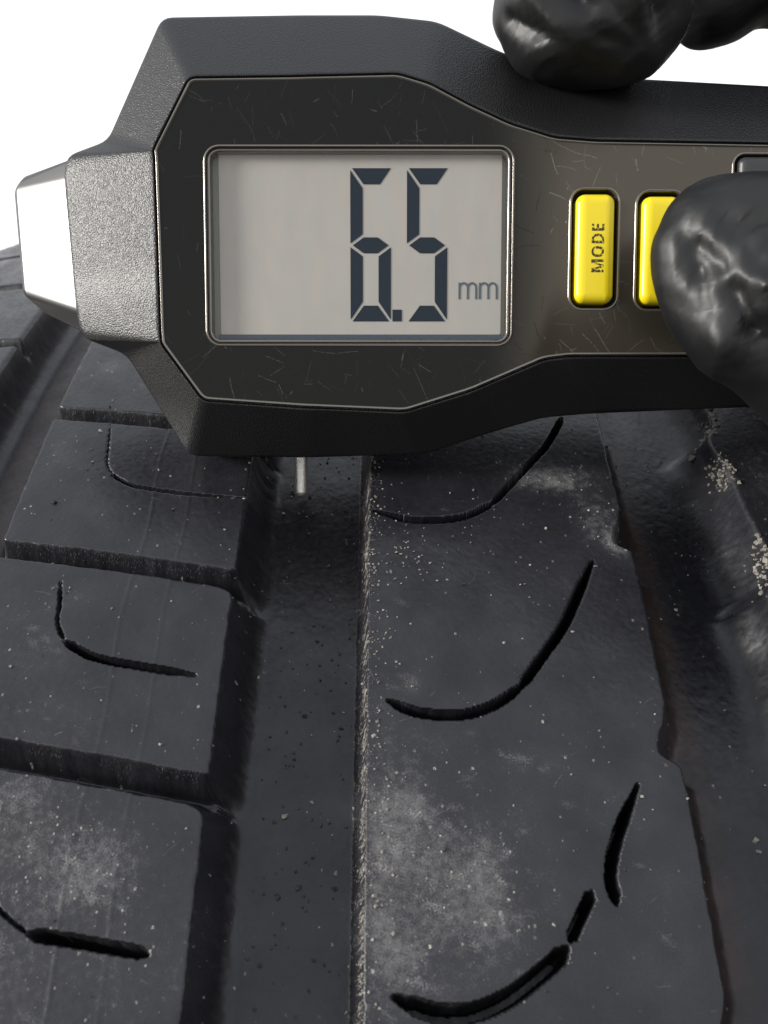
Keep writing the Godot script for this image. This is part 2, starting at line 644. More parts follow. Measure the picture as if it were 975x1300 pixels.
	var ring := func(line: PackedVector2Array, a0: float, a1: float, n: int) -> ArrayMesh:
		var v := PackedVector3Array()
		var idx := PackedInt32Array()
		var w := line.size()
		for j in n + 1:
			var a := lerpf(a0, a1, float(j) / n)
			for p in line:
				v.append(Vector3(p.x, p.y * sin(a), p.y * cos(a)))
		for j in n:
			for i in w - 1:
				var k := j * w + i
				idx.append_array([k, k + w, k + 1, k + 1, k + w, k + w + 1])
		return mesh_mm(v, idx)
	var wall := plain_mat(Color(0.026, 0.026, 0.028), 0.6, 0.42)
	var a_end := 390.0 / TYRE_R
	var a_start := 150.0 / TYRE_R
	var tread_line := prof.slice(0, 15)
	tread_line.insert(0, left[6])
	var rest := part("tread_band", ring.call(tread_line, a_end - 0.001, a_start + TAU + 0.001, 160), wall, tyre)
	rest.transform = turn
	var s1 := part("sidewall", ring.call(prof.slice(14), 0.0, TAU, 120), wall, tyre)
	s1.transform = turn
	var s2 := part("sidewall", ring.call(left, 0.0, TAU, 120), wall, tyre)
	s2.transform = turn
	var bead := PackedVector2Array([Vector2(88, 204), Vector2(-62, 204)])
	var s3 := part("inner_liner", ring.call(bead, 0.0, TAU, 120), wall, tyre)
	s3.transform = turn

	# loose crumbs lying on the tread and in the groove
	var rng := RandomNumberGenerator.new()
	rng.seed = 5
	for kind in 2:
		var ball := chip(rng)
		var mm := MultiMesh.new()
		mm.transform_format = MultiMesh.TRANSFORM_3D
		mm.mesh = ball
		var places := []
		for k in 1500:
			var u := rng.randf_range(-48, 52)
			var v := rng.randf_range(190, 280)
			var size := rng.randf_range(0.12, 0.34) * (1.0 if rng.randf() < 0.9 else 1.7)
			if kind == 0:   # dark crumbs, mostly in the groove
				if k > 240:
					break
				if k > 70:
					u = rng.randf_range(-13.5, -3.5)
			else:
				if k < 260:     # along the rib's torn edge
					u = -1.9 + absf(rng.randfn()) * 1.6
					size *= 0.8
				elif k < 480:   # packed into the edge of the right rib
					v = [273.5, 264.0, 247.5][k % 3] + rng.randfn() * [2.0, 1.6, 2.2][k % 3]
					u = right_edge(v) - 0.6 + rng.randfn() * 0.5
					size *= rng.randf_range(0.8, 2.0)
				elif k < 535:
					u = 2.6 + rng.randfn() * 2.6
					v = 248.0 + rng.randfn() * 3.0
					size *= 0.75
				elif k > 750:
					break
			var h := tread(u, v)
			if hit_id >= 100:
				continue
			var p := tyre_point(u, v, h + size * 0.22)
			var b := Basis.from_euler(Vector3(rng.randf() * 6, rng.randf() * 6, rng.randf() * 6)).scaled(Vector3(size, size * rng.randf_range(0.6, 1.0), size * rng.randf_range(0.7, 1.2)))
			places.append(Transform3D(b, p * MM))
		mm.instance_count = places.size()
		for k in places.size():
			mm.set_instance_transform(k, places[k])
		var o := MultiMeshInstance3D.new()
		o.name = "rubber_crumbs" if kind == 0 else "road_grit"
		o.multimesh = mm
		o.material_override = plain_mat(Color(0.035, 0.034, 0.033) if kind == 0 else Color(0.24, 0.225, 0.195), 0.8)
		o.transform = Transform3D(base_r, axle)
		o.set_meta("kind", "stuff")
		o.set_meta("label", "tiny dark rubber crumbs lying in the main tread groove" if kind == 0 else "pale specks of road grit stuck to the tread ribs")
		o.set_meta("category", "crumbs" if kind == 0 else "grit")
		add_child(o, true)

# ------------------------------------------------------------------ gauge
func scratched_texture(base: float, seed_: int, count: int) -> ImageTexture:
	var w := 1792
	var h := 512
	var rng := RandomNumberGenerator.new()
	rng.seed = seed_
	var im := Image.create_empty(w, h, false, Image.FORMAT_RGB8)
	# smoked cover round the screen, bronze satin finish round the buttons
	for x in w:
		var q := smoothstep(0.60, 0.69, (x + 0.5) / w)
		im.fill_rect(Rect2i(x, 0, 1, h), Color(base, base * 1.02, base * 0.95).lerp(Color(0.345, 0.32, 0.28), q))
	for k in count:
		var x := rng.randf_range(10, w - 10)
		var y := rng.randf_range(10, h - 10)
		if k % 2 == 0:
			y = h - 30 - absf(rng.randfn()) * 60.0 if k % 4 == 0 else 30 + absf(rng.randfn()) * 50.0
			y = clampf(y, 6, h - 6)
		var a := rng.randfn() * 0.5 + (1.2 if rng.randf() < 0.7 else -0.4)
		var l := rng.randf_range(3, 34) * (2.5 if rng.randf() < 0.06 else 1.0)
		var c := base + rng.randf_range(0.03, 0.26) * rng.randf() + (0.28 if x > w * 0.66 else 0.0)
		for s in int(l):
			x += cos(a)
			y += sin(a)
			a += rng.randf_range(-0.05, 0.05)
			if x > 1 and x < w - 2 and y > 1 and y < h - 2 and rng.randf() < 0.85 and x > w * 0.3:
				im.set_pixel(int(x), int(y), Color(c, c, c * 0.97))
				if l < 9 and c > base + 0.12:
					im.set_pixel(int(x) + 1, int(y), Color(c, c, c * 0.97))
	return ImageTexture.create_from_image(im)

func build_gauge() -> void:
	var tilt := deg_to_rad(5.0)
	var b := Basis(Vector3(1, 0, 0), Vector3(0, cos(tilt), sin(tilt)), Vector3(0, -sin(tilt), cos(tilt)))
	var at := Transform3D(to_world.basis.orthonormalized() * b, to_world * Vector3(-3.08, 32.23, -109.0))
	var g := thing("tread_depth_gauge", "black digital tread depth gauge with yellow buttons, its screen reading 6.5 mm", "gauge", at)

	var grain := noise_tex(0.18, 2048, 3, 2)
	var plastic := relief(plain_mat(Color(0.010, 0.010, 0.0105), 0.40, 0.5), grain, 90.0, 0.085)
	plastic.uv1_offset = Vector3.ONE * 0.5
	var panel_mat := plain_mat(Color(1, 1, 1), 0.3, 0.4)
	panel_mat.albedo_texture = scratched_texture(0.125, 12, 1100)
	panel_mat.uv1_triplanar = true
	panel_mat.uv1_scale = Vector3(1000.0 / 140.0, 1000.0 / 41.0, 1000.0 / 140.0)
	panel_mat.uv1_offset = Vector3(0.5, 0.5, 0)
	panel_mat.roughness = 0.3
	panel_mat.metallic = 0.7
	var frame_mat := plain_mat(Color(0.2, 0.185, 0.165), 0.25, 0.6)
	frame_mat.metallic = 0.8

	var A := PackedVector2Array([Vector2(-20.02, 19.27), Vector2(-6.95, 19.45), Vector2(4.71, 19.72), Vector2(8.45, 18.64), Vector2(13.61, 16.02), Vector2(18.31, 13.94), Vector2(23.49, 12.4), Vector2(28.66, 12.03), Vector2(66, 11.4), Vector2(66, -13.3), Vector2(25.35, -13.31), Vector2(22.48, -13.69), Vector2(13.89, -17.4), Vector2(5.73, -19.98), Vector2(-6.3, -19.5), Vector2(-19, -18.64), Vector2(-23.9, -11.9), Vector2(-23.95, -11.5), Vector2(-24.02, -10.76), Vector2(-24.33, 10.12), Vector2(-24.4, 10.7), Vector2(-24.4, 11.03)])
	var B := PackedVector2Array([Vector2(-24.55, 28.87), Vector2(-7.43, 29.15), Vector2(2.35, 29.15), Vector2(9.68, 28.4), Vector2(17.06, 25.02), Vector2(22.98, 22.75), Vector2(29.87, 21.81), Vector2(34.99, 21.52), Vector2(71, 19.6), Vector2(71, -18.4), Vector2(30.74, -20.04), Vector2(23.64, -20.64), Vector2(17.5, -22.4), Vector2(8.43, -25.3), Vector2(-6.86, -25.81), Vector2(-22.15, -25.61), Vector2(-29.98, -12.61), Vector2(-35.67, -10.42), Vector2(-36.28, -7.34), Vector2(-37.37, 9.38), Vector2(-36.99, 12.07), Vector2(-31.69, 13.99)])
	# back of the body: the long lower side is cut away at a slant so that the gauge can sit on the tread
	var C := B.duplicate()
	var D := B.duplicate()
	for i in B.size():
		D[i] = B[i] - B[i].normalized() * 1.6
		if i >= 9 and i <= 16:
			D[i].y += 6.5
	var a3 := round_loop(lift(A, 0.0), 0.8)
	var b3 := round_loop(lift(B, -6.0), 1.3)
	var c3 := round_loop(lift(C, -12.0), 1.3)
	var d3 := round_loop(lift(D, -19.5), 1.3)
	var mix := func(p: PackedVector3Array, q: PackedVector3Array, t: float) -> PackedVector3Array:
		var o := PackedVector3Array()
		for i in p.size():
			o.append(p[i].lerp(q[i], t))
		return o
	var lip := offset_loop(a3, 0.26, 0.0)
	var body := Shell.new()
	body.strip([offset_loop(a3, -0.1, -0.5), offset_loop(a3, 0.12, -0.5), offset_loop(a3, 0.14, -0.1), lip, mix.call(lip, b3, 0.03), mix.call(lip, b3, 0.5), mix.call(lip, b3, 0.94), mix.call(mix.call(lip, b3, 0.985), c3, 0.015), mix.call(b3, c3, 0.06), mix.call(b3, c3, 0.16), mix.call(b3, c3, 0.96), c3, mix.call(c3, d3, 0.05), mix.call(c3, d3, 0.95), d3])
	body.cap(d3, false)
	part("housing", mesh_mm(body.v, body.idx), plastic, g)

	# end foot that sticks out beyond the housing
	var n0 := round_loop(PackedVector3Array([Vector3(-35.5, -9.9, -6.5), Vector3(-36.1, -7.1, -6.2), Vector3(-37.2, 9.2, -6.2), Vector3(-36.8, 11.8, -6.5), Vector3(-33, 11.8, -6.5), Vector3(-33, -9.9, -6.5)]), 0.5)
	var n1 := round_loop(PackedVector3Array([Vector3(-41.9, -6.9, -10.6), Vector3(-44.9, -4.3, -10.6), Vector3(-45.6, 9.2, -10.6), Vector3(-44.4, 10.8, -10.6), Vector3(-33, 11.6, -10.6), Vector3(-33, -9.6, -10.6)]), 0.8)
	var n2 := round_loop(PackedVector3Array([Vector3(-41.4, -5.5, -19), Vector3(-44.2, -3.5, -19), Vector3(-44.9, 8.8, -19), Vector3(-43.6, 10.2, -19), Vector3(-33, 10.8, -19), Vector3(-33, -8.4, -19)]), 0.8)
	var nose := Shell.new()
	nose.strip([mix.call(n0, n1, -0.02), mix.call(n0, n1, 0.02), mix.call(n0, n1, 0.92), mix.call(mix.call(n0, n1, 0.99), n2, 0.04), mix.call(n1, n2, 0.12), mix.call(n1, n2, 0.95), n2])
	nose.cap(mix.call(n0, n1, -0.02))
	nose.cap(n2, false)
	part("end_foot", mesh_mm(nose.v, nose.idx), plain_mat(Color(0.016, 0.016, 0.017), 0.3, 0.7), g)

	# front panel with openings for the window and the buttons, cut into pieces without holes
	var holes := [rr(-18.55, 18.72, -12.2, 11.63, 1.9, 0, 0), rr(25.55, 31.2, -7.65, 6.46, 1.5, 0, 0), rr(33.45, 39.1, -7.75, 6.2, 1.5, 0, 0), rr(44.9, 51.0, -2.0, 10.5, 1.2, 0, 0)]
	var edge := offset_loop(a3, -0.42, 0.0)
	var cuts := [-40.0, 0.0, 19.0, 24.0, 28.4, 36.3, 48.0, 80.0]
	var panel := Shell.new()
	var lips := Shell.new()
	lips.strip([edge, offset_loop(a3, -0.3, 0.13), offset_loop(a3, -0.2, 0.14), offset_loop(a3, -0.12, 0.06), offset_loop(a3, -0.1, -0.5)])
	part("panel_lip", mesh_mm(lips.v, lips.idx), frame_mat, g)
	for k in cuts.size() - 1:
		var cell := PackedVector2Array([Vector2(cuts[k], 40), Vector2(cuts[k + 1], 40), Vector2(cuts[k + 1], -40), Vector2(cuts[k], -40)])
		for piece in Geometry2D.intersect_polygons(flat2(edge), cell):
			var left: Array = [piece]
			for hole in holes:
				var next := []
				for p in left:
					next.append_array(Geometry2D.clip_polygons(p, flat2(hole)))
				left = next
			for p in left:
				panel.cap(lift(p, 0.0))
	# flat behind the smoked cover, gently crowned across the grip
	var pn := PackedVector3Array()
	var pv := PackedVector3Array()
	for p in panel.v:
		pv.append(p * MM)
		pn.append(Vector3(0, 0.34 * smoothstep(19.0, 24.0, p.x) * (p.y + 1.0) / 12.0, 1).normalized())
	part("front_panel", make_mesh(pv, panel.idx, pn), panel_mat, g)

	# window frame: two thin lips with a groove between
	var wr := func(o: float, z: float) -> PackedVector3Array: return rr(-18.55, 18.72, -12.2, 11.63, 1.9, o, z)
	var frame := Shell.new()
	frame.strip([wr.call(0.84, -1.9), wr.call(0.82, -0.2), wr.call(0.78, -0.04), wr.call(0.62, 0.0), wr.call(0.56, -0.05), wr.call(0.52, -0.4), wr.call(0.36, -0.4), wr.call(0.3, 0.1), wr.call(0.24, 0.17), wr.call(0.1, 0.16), wr.call(0.0, 0.0)])
	part("window_frame", mesh_mm(frame.v, frame.idx), frame_mat, g)
	var screen := Node3D.new()
	screen.name = "screen"
	g.add_child(screen, true)
	var backing := plain_mat(Color(0.2, 0.2, 0.17), 0.4)
	var lcd_back := Shell.new()
	lcd_back.cap(rr(-18.4, 18.5, -12.0, 11.5, 1.5, 0, -1.75))
	part("screen_border", mesh_mm(lcd_back.v, lcd_back.idx), backing, screen)
	var lcd_mat := plain_mat(Color(1, 1, 1), 0.55, 0.3)
	lcd_mat.albedo_texture = speckled(Color(0.355, 0.335, 0.305), 6)
	lcd_mat.uv1_triplanar = true
	lcd_mat.uv1_scale = Vector3.ONE * (1000.0 / 23.0)
	var lcd := Shell.new()
	lcd.strip([rr(-16.9, 17.35, -10.6, 11.3, 0.2, 0, -1.25), rr(-16.9, 17.35, -10.6, 11.3, 0.2, 0.0, -1.7)])
	lcd.cap(rr(-16.9, 17.35, -10.6, 11.3, 0.2, 0, -1.25))
	part("liquid_crystal_sheet", mesh_mm(lcd.v, lcd.idx), lcd_mat, screen)
	var strip_mat := plain_mat(Color(0.012, 0.03, 0.055), 0.4)
	var foot_strip := Shell.new()
	foot_strip.cap(rr(-17.2, 17.6, -11.1, -10.62, 0.05, 0, -1.2))
	part("dark_strip", mesh_mm(foot_strip.v, foot_strip.idx), strip_mat, screen)

	# digits
	var ink := plain_mat(Color(0.004, 0.012, 0.022), 0.7, 0.12)
	var digit := func(x: float, on: String) -> void:
		var w := 4.92
		var y1 := 9.22
		var y0 := -9.02
		var ym := 0.1
		var tx := 1.5
		var ty := 1.9
		var e := 0.16
		var shapes := {
			"a": [[0.22, y1], [w, y1], [w - 1.32, y1 - ty], [tx + 0.1, y1 - ty]],
			"f": [[0, y1 - 0.22], [tx, y1 - ty - 0.46], [tx, ym + ty * 0.5 + 0.36], [0, ym + e + 0.06]],
			"g": [[0.28, ym], [tx + 0.1, ym + ty * 0.5], [w - tx - 0.1, ym + ty * 0.5], [w - 0.28, ym], [w - tx - 0.1, ym - ty * 0.5], [tx + 0.1, ym - ty * 0.5]],
			"e": [[0, ym - e - 0.06], [tx, ym - ty * 0.5 - 0.36], [tx, y0 + ty + 0.46], [0, y0 + 0.2]],
			"c": [[w, ym - e - 0.06], [w, y0 + 0.2], [w - tx, y0 + ty + 0.46], [w - tx, ym - ty * 0.5 - 0.36]],
			"d": [[0.22, y0], [tx + 0.1, y0 + ty], [w - tx - 0.1, y0 + ty], [w - 0.22, y0]]}
		for k in on:
			var l := PackedVector3Array()
			for p in shapes[k]:
				l.append(Vector3(x + p[0], p[1], -1.2))
			var s := Shell.new()
			s.cap(l)
			part("digit_segment", mesh_mm(s.v, s.idx), ink, screen)
	digit.call(-1.0, "afgecd")
	digit.call(5.86, "afgcd")
	var dot := Shell.new()
	dot.cap(PackedVector3Array([Vector3(4.12, -7.6, -1.2), Vector3(5.26, -7.6, -1.2), Vector3(5.26, -9.02, -1.2), Vector3(4.12, -9.02, -1.2)]))
	part("decimal_point", mesh_mm(dot.v, dot.idx), ink, screen)
	# the unit, drawn with thin strokes
	var grey_ink := plain_mat(Color(0.06, 0.085, 0.1), 0.5, 0.3)
	for k in 2:
		var x := 12.3 + k * 2.5
		var s := Shell.new()
		var arch := func(x0: float, x1: float) -> PackedVector2Array:
			var l := PackedVector2Array()
			var r := (x1 - x0) * 0.5
			l.append(Vector2(x0, -5.3))
			for q in 9:
				var an := PI - q / 8.0 * PI
				l.append(Vector2(x0 + r + cos(an) * r, -4.98 + sin(an) * r * 1.1))
			l.append(Vector2(x1, -6.35))
			return l
		for l in [PackedVector2Array([Vector2(x, -4.35), Vector2(x, -6.35)]), arch.call(x, x + 1.02), arch.call(x + 1.02, x + 2.04)]:
			for poly in Geometry2D.offset_polyline(l, 0.125, Geometry2D.JOIN_MITER, Geometry2D.END_BUTT):
				s.cap(lift(poly, -1.2 + 0.004 * s.v.size() / 20.0))
		part("unit_letter", mesh_mm(s.v, s.idx), grey_ink, screen)
	# clear window over the screen
	var glass := StandardMaterial3D.new()
	glass.albedo_color = Color(1, 1, 1, 0.02)
	glass.transparency = BaseMaterial3D.TRANSPARENCY_ALPHA
	glass.roughness = 0.03
	glass.metallic_specular = 0.13
	var pane := Shell.new()
	pane.cap(wr.call(0.8, -0.16))
	part("window_pane", mesh_mm(pane.v, pane.idx), glass, g)

	# buttons in their slots
	var yellow := plain_mat(Color(0.82, 0.64, 0.010), 0.32, 0.5)
	var dark := plain_mat(Color(0.03, 0.03, 0.03), 0.4, 0.5)
	var pit := plain_mat(Color(0.012, 0.011, 0.009), 0.6, 0.3)
	var bs := [[26.05, 30.7, -7.08, 5.8, 1.1, yellow], [33.95, 38.6, -7.18, 5.55, 1.1, yellow], [45.3, 50.6, -1.6, 10.15, 0.9, dark]]
	for k in 3:
		var q: Array = bs[k]
		var h: PackedVector3Array = holes[k + 1]
		var slot := Shell.new()
		slot.strip([offset_loop(h, -0.12, -1.6), offset_loop(h, -0.1, -0.1), offset_loop(h, -0.03, 0.02), offset_loop(h, 0.06, 0.09), offset_loop(h, 0.16, 0.08), offset_loop(h, 0.24, 0.003)])
		part("button_rim", mesh_mm(slot.v, slot.idx), frame_mat, g)
		var floor_ := Shell.new()
		floor_.cap(offset_loop(h, 0.1, -1.5))
		part("button_well", mesh_mm(floor_.v, floor_.idx), pit, g)
		var r := func(o: float, z: float) -> PackedVector3Array: return rr(q[0], q[1], q[2], q[3], q[4], o, z)
		var s := Shell.new()
		var loops := [r.call(1.2, 0.8), r.call(0.85, 0.78), r.call(0.55, 0.7), r.call(0.3, 0.55), r.call(0.12, 0.34), r.call(0.03, 0.1), r.call(0.0, -0.2), r.call(0.0, -1.5)]
		s.strip(loops)
		s.cap(loops[0])
		var bt := part("button", mesh_mm(s.v, s.idx), q[5], g)
		bt.set_meta("label", ["yellow button with worn dark lettering", "yellow button half under the gloved thumb", "dark button behind the gloved thumb"][k])
		if k == 0:
			var tm := TextMesh.new()
			tm.text = "MODE"
			var font := SystemFont.new()
			font.font_names = PackedStringArray(["Droid Sans"])
			font.font_weight = 600
			tm.font = font
			tm.font_size = 32
			tm.pixel_size = 0.0001
			tm.depth = 0.00003
			tm.horizontal_alignment = HORIZONTAL_ALIGNMENT_CENTER
			var print_mat := StandardMaterial3D.new()
			print_mat.albedo_texture = worn_print()
			print_mat.transparency = BaseMaterial3D.TRANSPARENCY_ALPHA_SCISSOR
			print_mat.alpha_scissor_threshold = 0.5
			print_mat.roughness = 0.6
			print_mat.uv1_triplanar = true
			print_mat.uv1_scale = Vector3.ONE * (1000.0 / 11.0)
			var word := part("button_lettering", tm, print_mat, bt)
			word.transform = Transform3D(Basis(Vector3(0, 0, 1), PI / 2).scaled(Vector3.ONE * 0.64), Vector3(28.65, -0.65, 0.802) * MM)

	# measuring pin: rounded steel rod standing square on the groove floor
	var up := Vector3(0, 0.996, 0.06)
	var tip := Vector3(-11.65, 2.2, -127.3)
	var inv := at.affine_inverse() * to_world
	var p_tip := inv * tip
	var p_top := inv * (tip + up * 15.0)
	var axis := (p_top - p_tip).normalized()
	var sx := axis.cross(Vector3(0, 0, 1)).normalized()
	var sz := axis.cross(sx).normalized()
	var rod := Shell.new()
	var rings := []
	for q in [[0.0, 0.05], [0.04, 0.34], [0.14, 0.56], [0.34, 0.78], [0.66, 0.93], [15.0, 0.93]]:
		var l := PackedVector3Array()
		for k in 20:
			var an := -TAU * k / 20.0
			l.append(p_tip / MM + axis * q[0] + (sx * cos(an) + sz * sin(an)) * q[1])
		rings.append(l)
	rod.strip(rings)
	var steel := plain_mat(Color(0.72, 0.7, 0.66), 0.32, 0.5)
	steel.metallic = 0.75
	steel = relief(steel, noise_tex(0.2, 256, 21, 2), 5.0, 0.03)
	part("measuring_pin", mesh_mm(rod.v, rod.idx), steel, g)

func speckled(c: Color, seed_: int) -> ImageTexture:
	var n := 512
	var rng := RandomNumberGenerator.new()
	rng.seed = seed_
	var f := FastNoiseLite.new()
	f.seed = seed_
	f.frequency = 0.35
	var g := FastNoiseLite.new()
	g.seed = seed_ + 1
	g.frequency = 0.012
	var im := Image.create_empty(n, n, false, Image.FORMAT_RGB8)
	for y in n:
		for x in n:
			var k := 1.0 + 0.05 * g.get_noise_2d(x + 300, y * 0.4) + 0.12 * f.get_noise_2d(x, y)
			var hue := 0.05 * g.get_noise_2d(x * 2.2, y * 0.5)
			im.set_pixel(x, y, Color(c.r * k * (1 + hue), c.g * k, c.b * k * (1 - hue)).linear_to_srgb())
	for k in 60:
		im.set_pixel(rng.randi_range(1, n - 2), rng.randi_range(1, n - 2), Color(0.9, 0.88, 0.85) if rng.randf() < 0.6 else Color(0.2, 0.19, 0.18))
	return ImageTexture.create_from_image(im)

func worn_print() -> ImageTexture:
	var n := 256
	var f := FastNoiseLite.new()
	f.seed = 77
	f.frequency = 0.07
	var im := Image.create_empty(n, n, false, Image.FORMAT_RGBA8)
	for y in n:
		for x in n:
			im.set_pixel(x, y, Color(0.22, 0.19, 0.07, 1.0 if f.get_noise_2d(x, y) > -0.24 else 0.0))
	return ImageTexture.create_from_image(im)

# ------------------------------------------------------------------ gloved hand
var bones := []   # [a, b, ra, rb, flatten]
func bone_dist(p: Vector3, q: Array) -> float:
	var a: Vector3 = q[0]
	var b: Vector3 = q[1]
	var f: float = q[4]
	var d := p - a
	var ab := b - a
	d.z *= f
	ab.z *= f
	var t := clampf(d.dot(ab) / ab.length_squared(), 0.0, 1.0)
	return (d - ab * t).length() - lerpf(q[2], q[3], t)

func field(p: Vector3, near: Array) -> float:
	var r := 1e9
	for q in near:
		var d := bone_dist(p, q)
		var k: float = q[5]
		var h := clampf(0.5 + 0.5 * (r - d) / k, 0.0, 1.0)
		r = lerpf(r, d, h) - k * h * (1.0 - h)
	return r

func build_hand() -> void:
	# joints in millimetres from the lens; radii include the glove
	var palm := Vector3(97, 44, -124)
	bones = [
		[Vector3(36.6, 28.0, -97.5), Vector3(41.0, 24.8, -97), 7.5, 11.0, 1.25, 3.0],
		[Vector3(41.0, 24.8, -97), Vector3(51, 19.4, -98), 11.0, 12.2, 1.25, 3.0],
		[Vector3(51, 19.4, -98), Vector3(72, 14, -106), 12.4, 13.5, 1.15, 4.0],
		[Vector3(72, 14, -106), palm + Vector3(2, -8, 0), 13.5, 20.0, 1.0, 8.0],
		[Vector3(20.9, 59.6, -107.5), Vector3(27.4, 59.6, -107.5), 7.7, 8.6, 1.0, 3.0],
		[Vector3(24.3, 61.2, -107.5), Vector3(25.5, 73, -104), 9.6, 10.2, 1.0, 3.0],
		[Vector3(25.5, 73, -104), Vector3(42, 88, -108), 10.2, 10.8, 1.0, 3.0],
		[Vector3(42, 88, -108), Vector3(78, 74, -118), 10.8, 13.0, 1.0, 4.0],
		[Vector3(78, 74, -118), palm, 13.0, 21.0, 1.0, 8.0],
		[Vector3(45.0, 71.5, -126), Vector3(57, 79, -127), 6.6, 8.4, 1.0, 1.5],
		[Vector3(57, 79, -127), Vector3(84, 62, -131), 8.4, 11.0, 1.0, 3.0],
		[Vector3(84, 62, -131), palm, 11.0, 20.0, 1.0, 8.0],
		[Vector3(58, 55.2, -127), Vector3(70, 58, -129), 6.4, 8.4, 1.0, 1.5],
		[Vector3(70, 58, -129), Vector3(88, 46, -132), 8.4, 11.0, 1.0, 3.0],
		[Vector3(66, 40, -137), Vector3(88, 34, -134), 8.0, 10.5, 1.0, 2.0],
		[palm, Vector3(135, 20, -120), 21.0, 22.0, 1.15, 8.0],
		[Vector3(135, 20, -120), Vector3(190, -6, -116), 22.0, 26.0, 1.1, 8.0],
	]
	var cell := 0.9
	var block := 8
	var size := cell * block
	var v := PackedVector3Array()
	var idx := PackedInt32Array()
	var known := {}
	var box := AABB(bones[0][0], Vector3.ZERO)
	for q in bones:
		for s in 2:
			box = box.merge(AABB(q[s] - Vector3.ONE * (q[2 + s] + 2.0), Vector3.ONE * 2.0 * (q[2 + s] + 2.0)))
	box = box.intersection(AABB(Vector3(0, -60, -170), Vector3(172, 180, 110)))
	var nb := Vector3i((box.size / size).ceil())
	var values := PackedFloat32Array()
	var m := block + 2     # samples -? : one extra cell so that neighbouring blocks join
	values.resize(m * m * m)
	var quads := []
	for bz in nb.z:
		for by in nb.y:
			for bx in nb.x:
				var o := box.position + Vector3(bx, by, bz) * size
				var mid := o + Vector3.ONE * size * 0.5
				var near := []
				for q in bones:
					if bone_dist(mid, q) < size * 1.0 + q[5] + 1.5:
						near.append(q)
				if near.is_empty() or absf(field(mid, near)) > size * 1.25:
					continue
				# samples from -1 to block, cells from -1 to block-1
				for z in m:
					for y in m:
						for x in m:
							values[(z * m + y) * m + x] = field(o + Vector3(x - 1, y - 1, z - 1) * cell, near)
				var gx := bx * block
				var gy := by * block
				var gz := bz * block
				for z in m - 1:
					for y in m - 1:
						for x in m - 1:
							var at := (z * m + y) * m + x
							var mask := 0
							var sum := Vector3.ZERO
							var n := 0
							var c := [values[at], values[at + 1], values[at + m], values[at + m + 1], values[at + m * m], values[at + m * m + 1], values[at + m * m + m], values[at + m * m + m + 1]]
							for k in 8:
								if c[k] < 0.0:
									mask |= 1 << k
							if mask == 0 or mask == 255:
								continue
							var key := Vector3i(gx + x, gy + y, gz + z)
							if not known.has(key):
								for k in 8:
									for ax in 3:
										var bit := 1 << ax
										if k & bit:
											continue
										var p: float = c[k]
										var r: float = c[k | bit]
										if (p < 0.0) == (r < 0.0):
											continue
										var w := Vector3(k & 1, (k >> 1) & 1, (k >> 2) & 1)
										w[ax] += p / (p - r)
										sum += w
										n += 1
								known[key] = v.size()
								v.append(o + (Vector3(x - 1, y - 1, z - 1) + sum / n) * cell)
							# quads for edges that start at this cell's first corner, inside this block only
							if x > 0 and y > 0 and z > 0:
								for ax in 3:
									var q0: float = c[0]
									var q1: float = c[1 << ax]
									if (q0 < 0.0) != (q1 < 0.0):
										quads.append([key, ax, q0 < 0.0])
	for q in quads:
		var k: Vector3i = q[0]
		var d1 := Vector3i.ZERO
		var d2 := Vector3i.ZERO
		d1[(q[1] + 1) % 3] = 1
		d2[(q[1] + 2) % 3] = 1
		if not (known.has(k - d1) and known.has(k - d2) and known.has(k - d1 - d2)):
			continue
		var a: int = known[k - d1 - d2]
		var b: int = known[k - d2]
		var c: int = known[k]
		var d: int = known[k - d1]
		if q[2]:
			idx.append_array([a, c, b, a, d, c])
		else:
			idx.append_array([a, b, c, a, c, d])
	# finer faces where the folds are
	var mids := {}
	var finer := PackedInt32Array()
	for i in range(0, idx.size(), 3):
		var t := [idx[i], idx[i + 1], idx[i + 2]]
		if v[t[0]].x > 52.0 or v[t[1]].x > 52.0 or v[t[2]].x > 52.0 or v[t[0]].y > 82.0:
			finer.append_array(t)
			continue
		var h := []
		for k in 3:
			var a: int = mini(t[k], t[(k + 1) % 3])
			var b: int = maxi(t[k], t[(k + 1) % 3])
			var key := a * 1000000 + b
			if not mids.has(key):
				mids[key] = v.size()
				v.append((v[a] + v[b]) * 0.5)
			h.append(mids[key])
		finer.append_array([t[0], h[0], h[2], h[0], t[1], h[1], h[2], h[1], t[2], h[0], h[1], h[2]])
	idx = finer
	# smooth once, then press the creases and folds of the glove into it
	var nrm := PackedVector3Array()
	nrm.resize(v.size())
	for i in range(0, idx.size(), 3):
		var w := (v[idx[i + 2]] - v[idx[i]]).cross(v[idx[i + 1]] - v[idx[i]])
		for k in 3:
			nrm[idx[i + k]] += w
	var soft := FastNoiseLite.new()
	soft.seed = 9
	soft.frequency = 0.095
	soft.fractal_octaves = 2
	var cells := FastNoiseLite.new()      # thin latex hangs in small slack panels between creases
	cells.seed = 21
	cells.noise_type = FastNoiseLite.TYPE_CELLULAR
	cells.cellular_return_type = FastNoiseLite.RETURN_DISTANCE2_SUB
	cells.frequency = 0.06
	cells.fractal_type = FastNoiseLite.FRACTAL_NONE
	cells.domain_warp_enabled = true
	cells.domain_warp_amplitude = 9.0
	cells.domain_warp_frequency = 0.035
	cells.domain_warp_fractal_type = FastNoiseLite.DOMAIN_WARP_FRACTAL_NONE
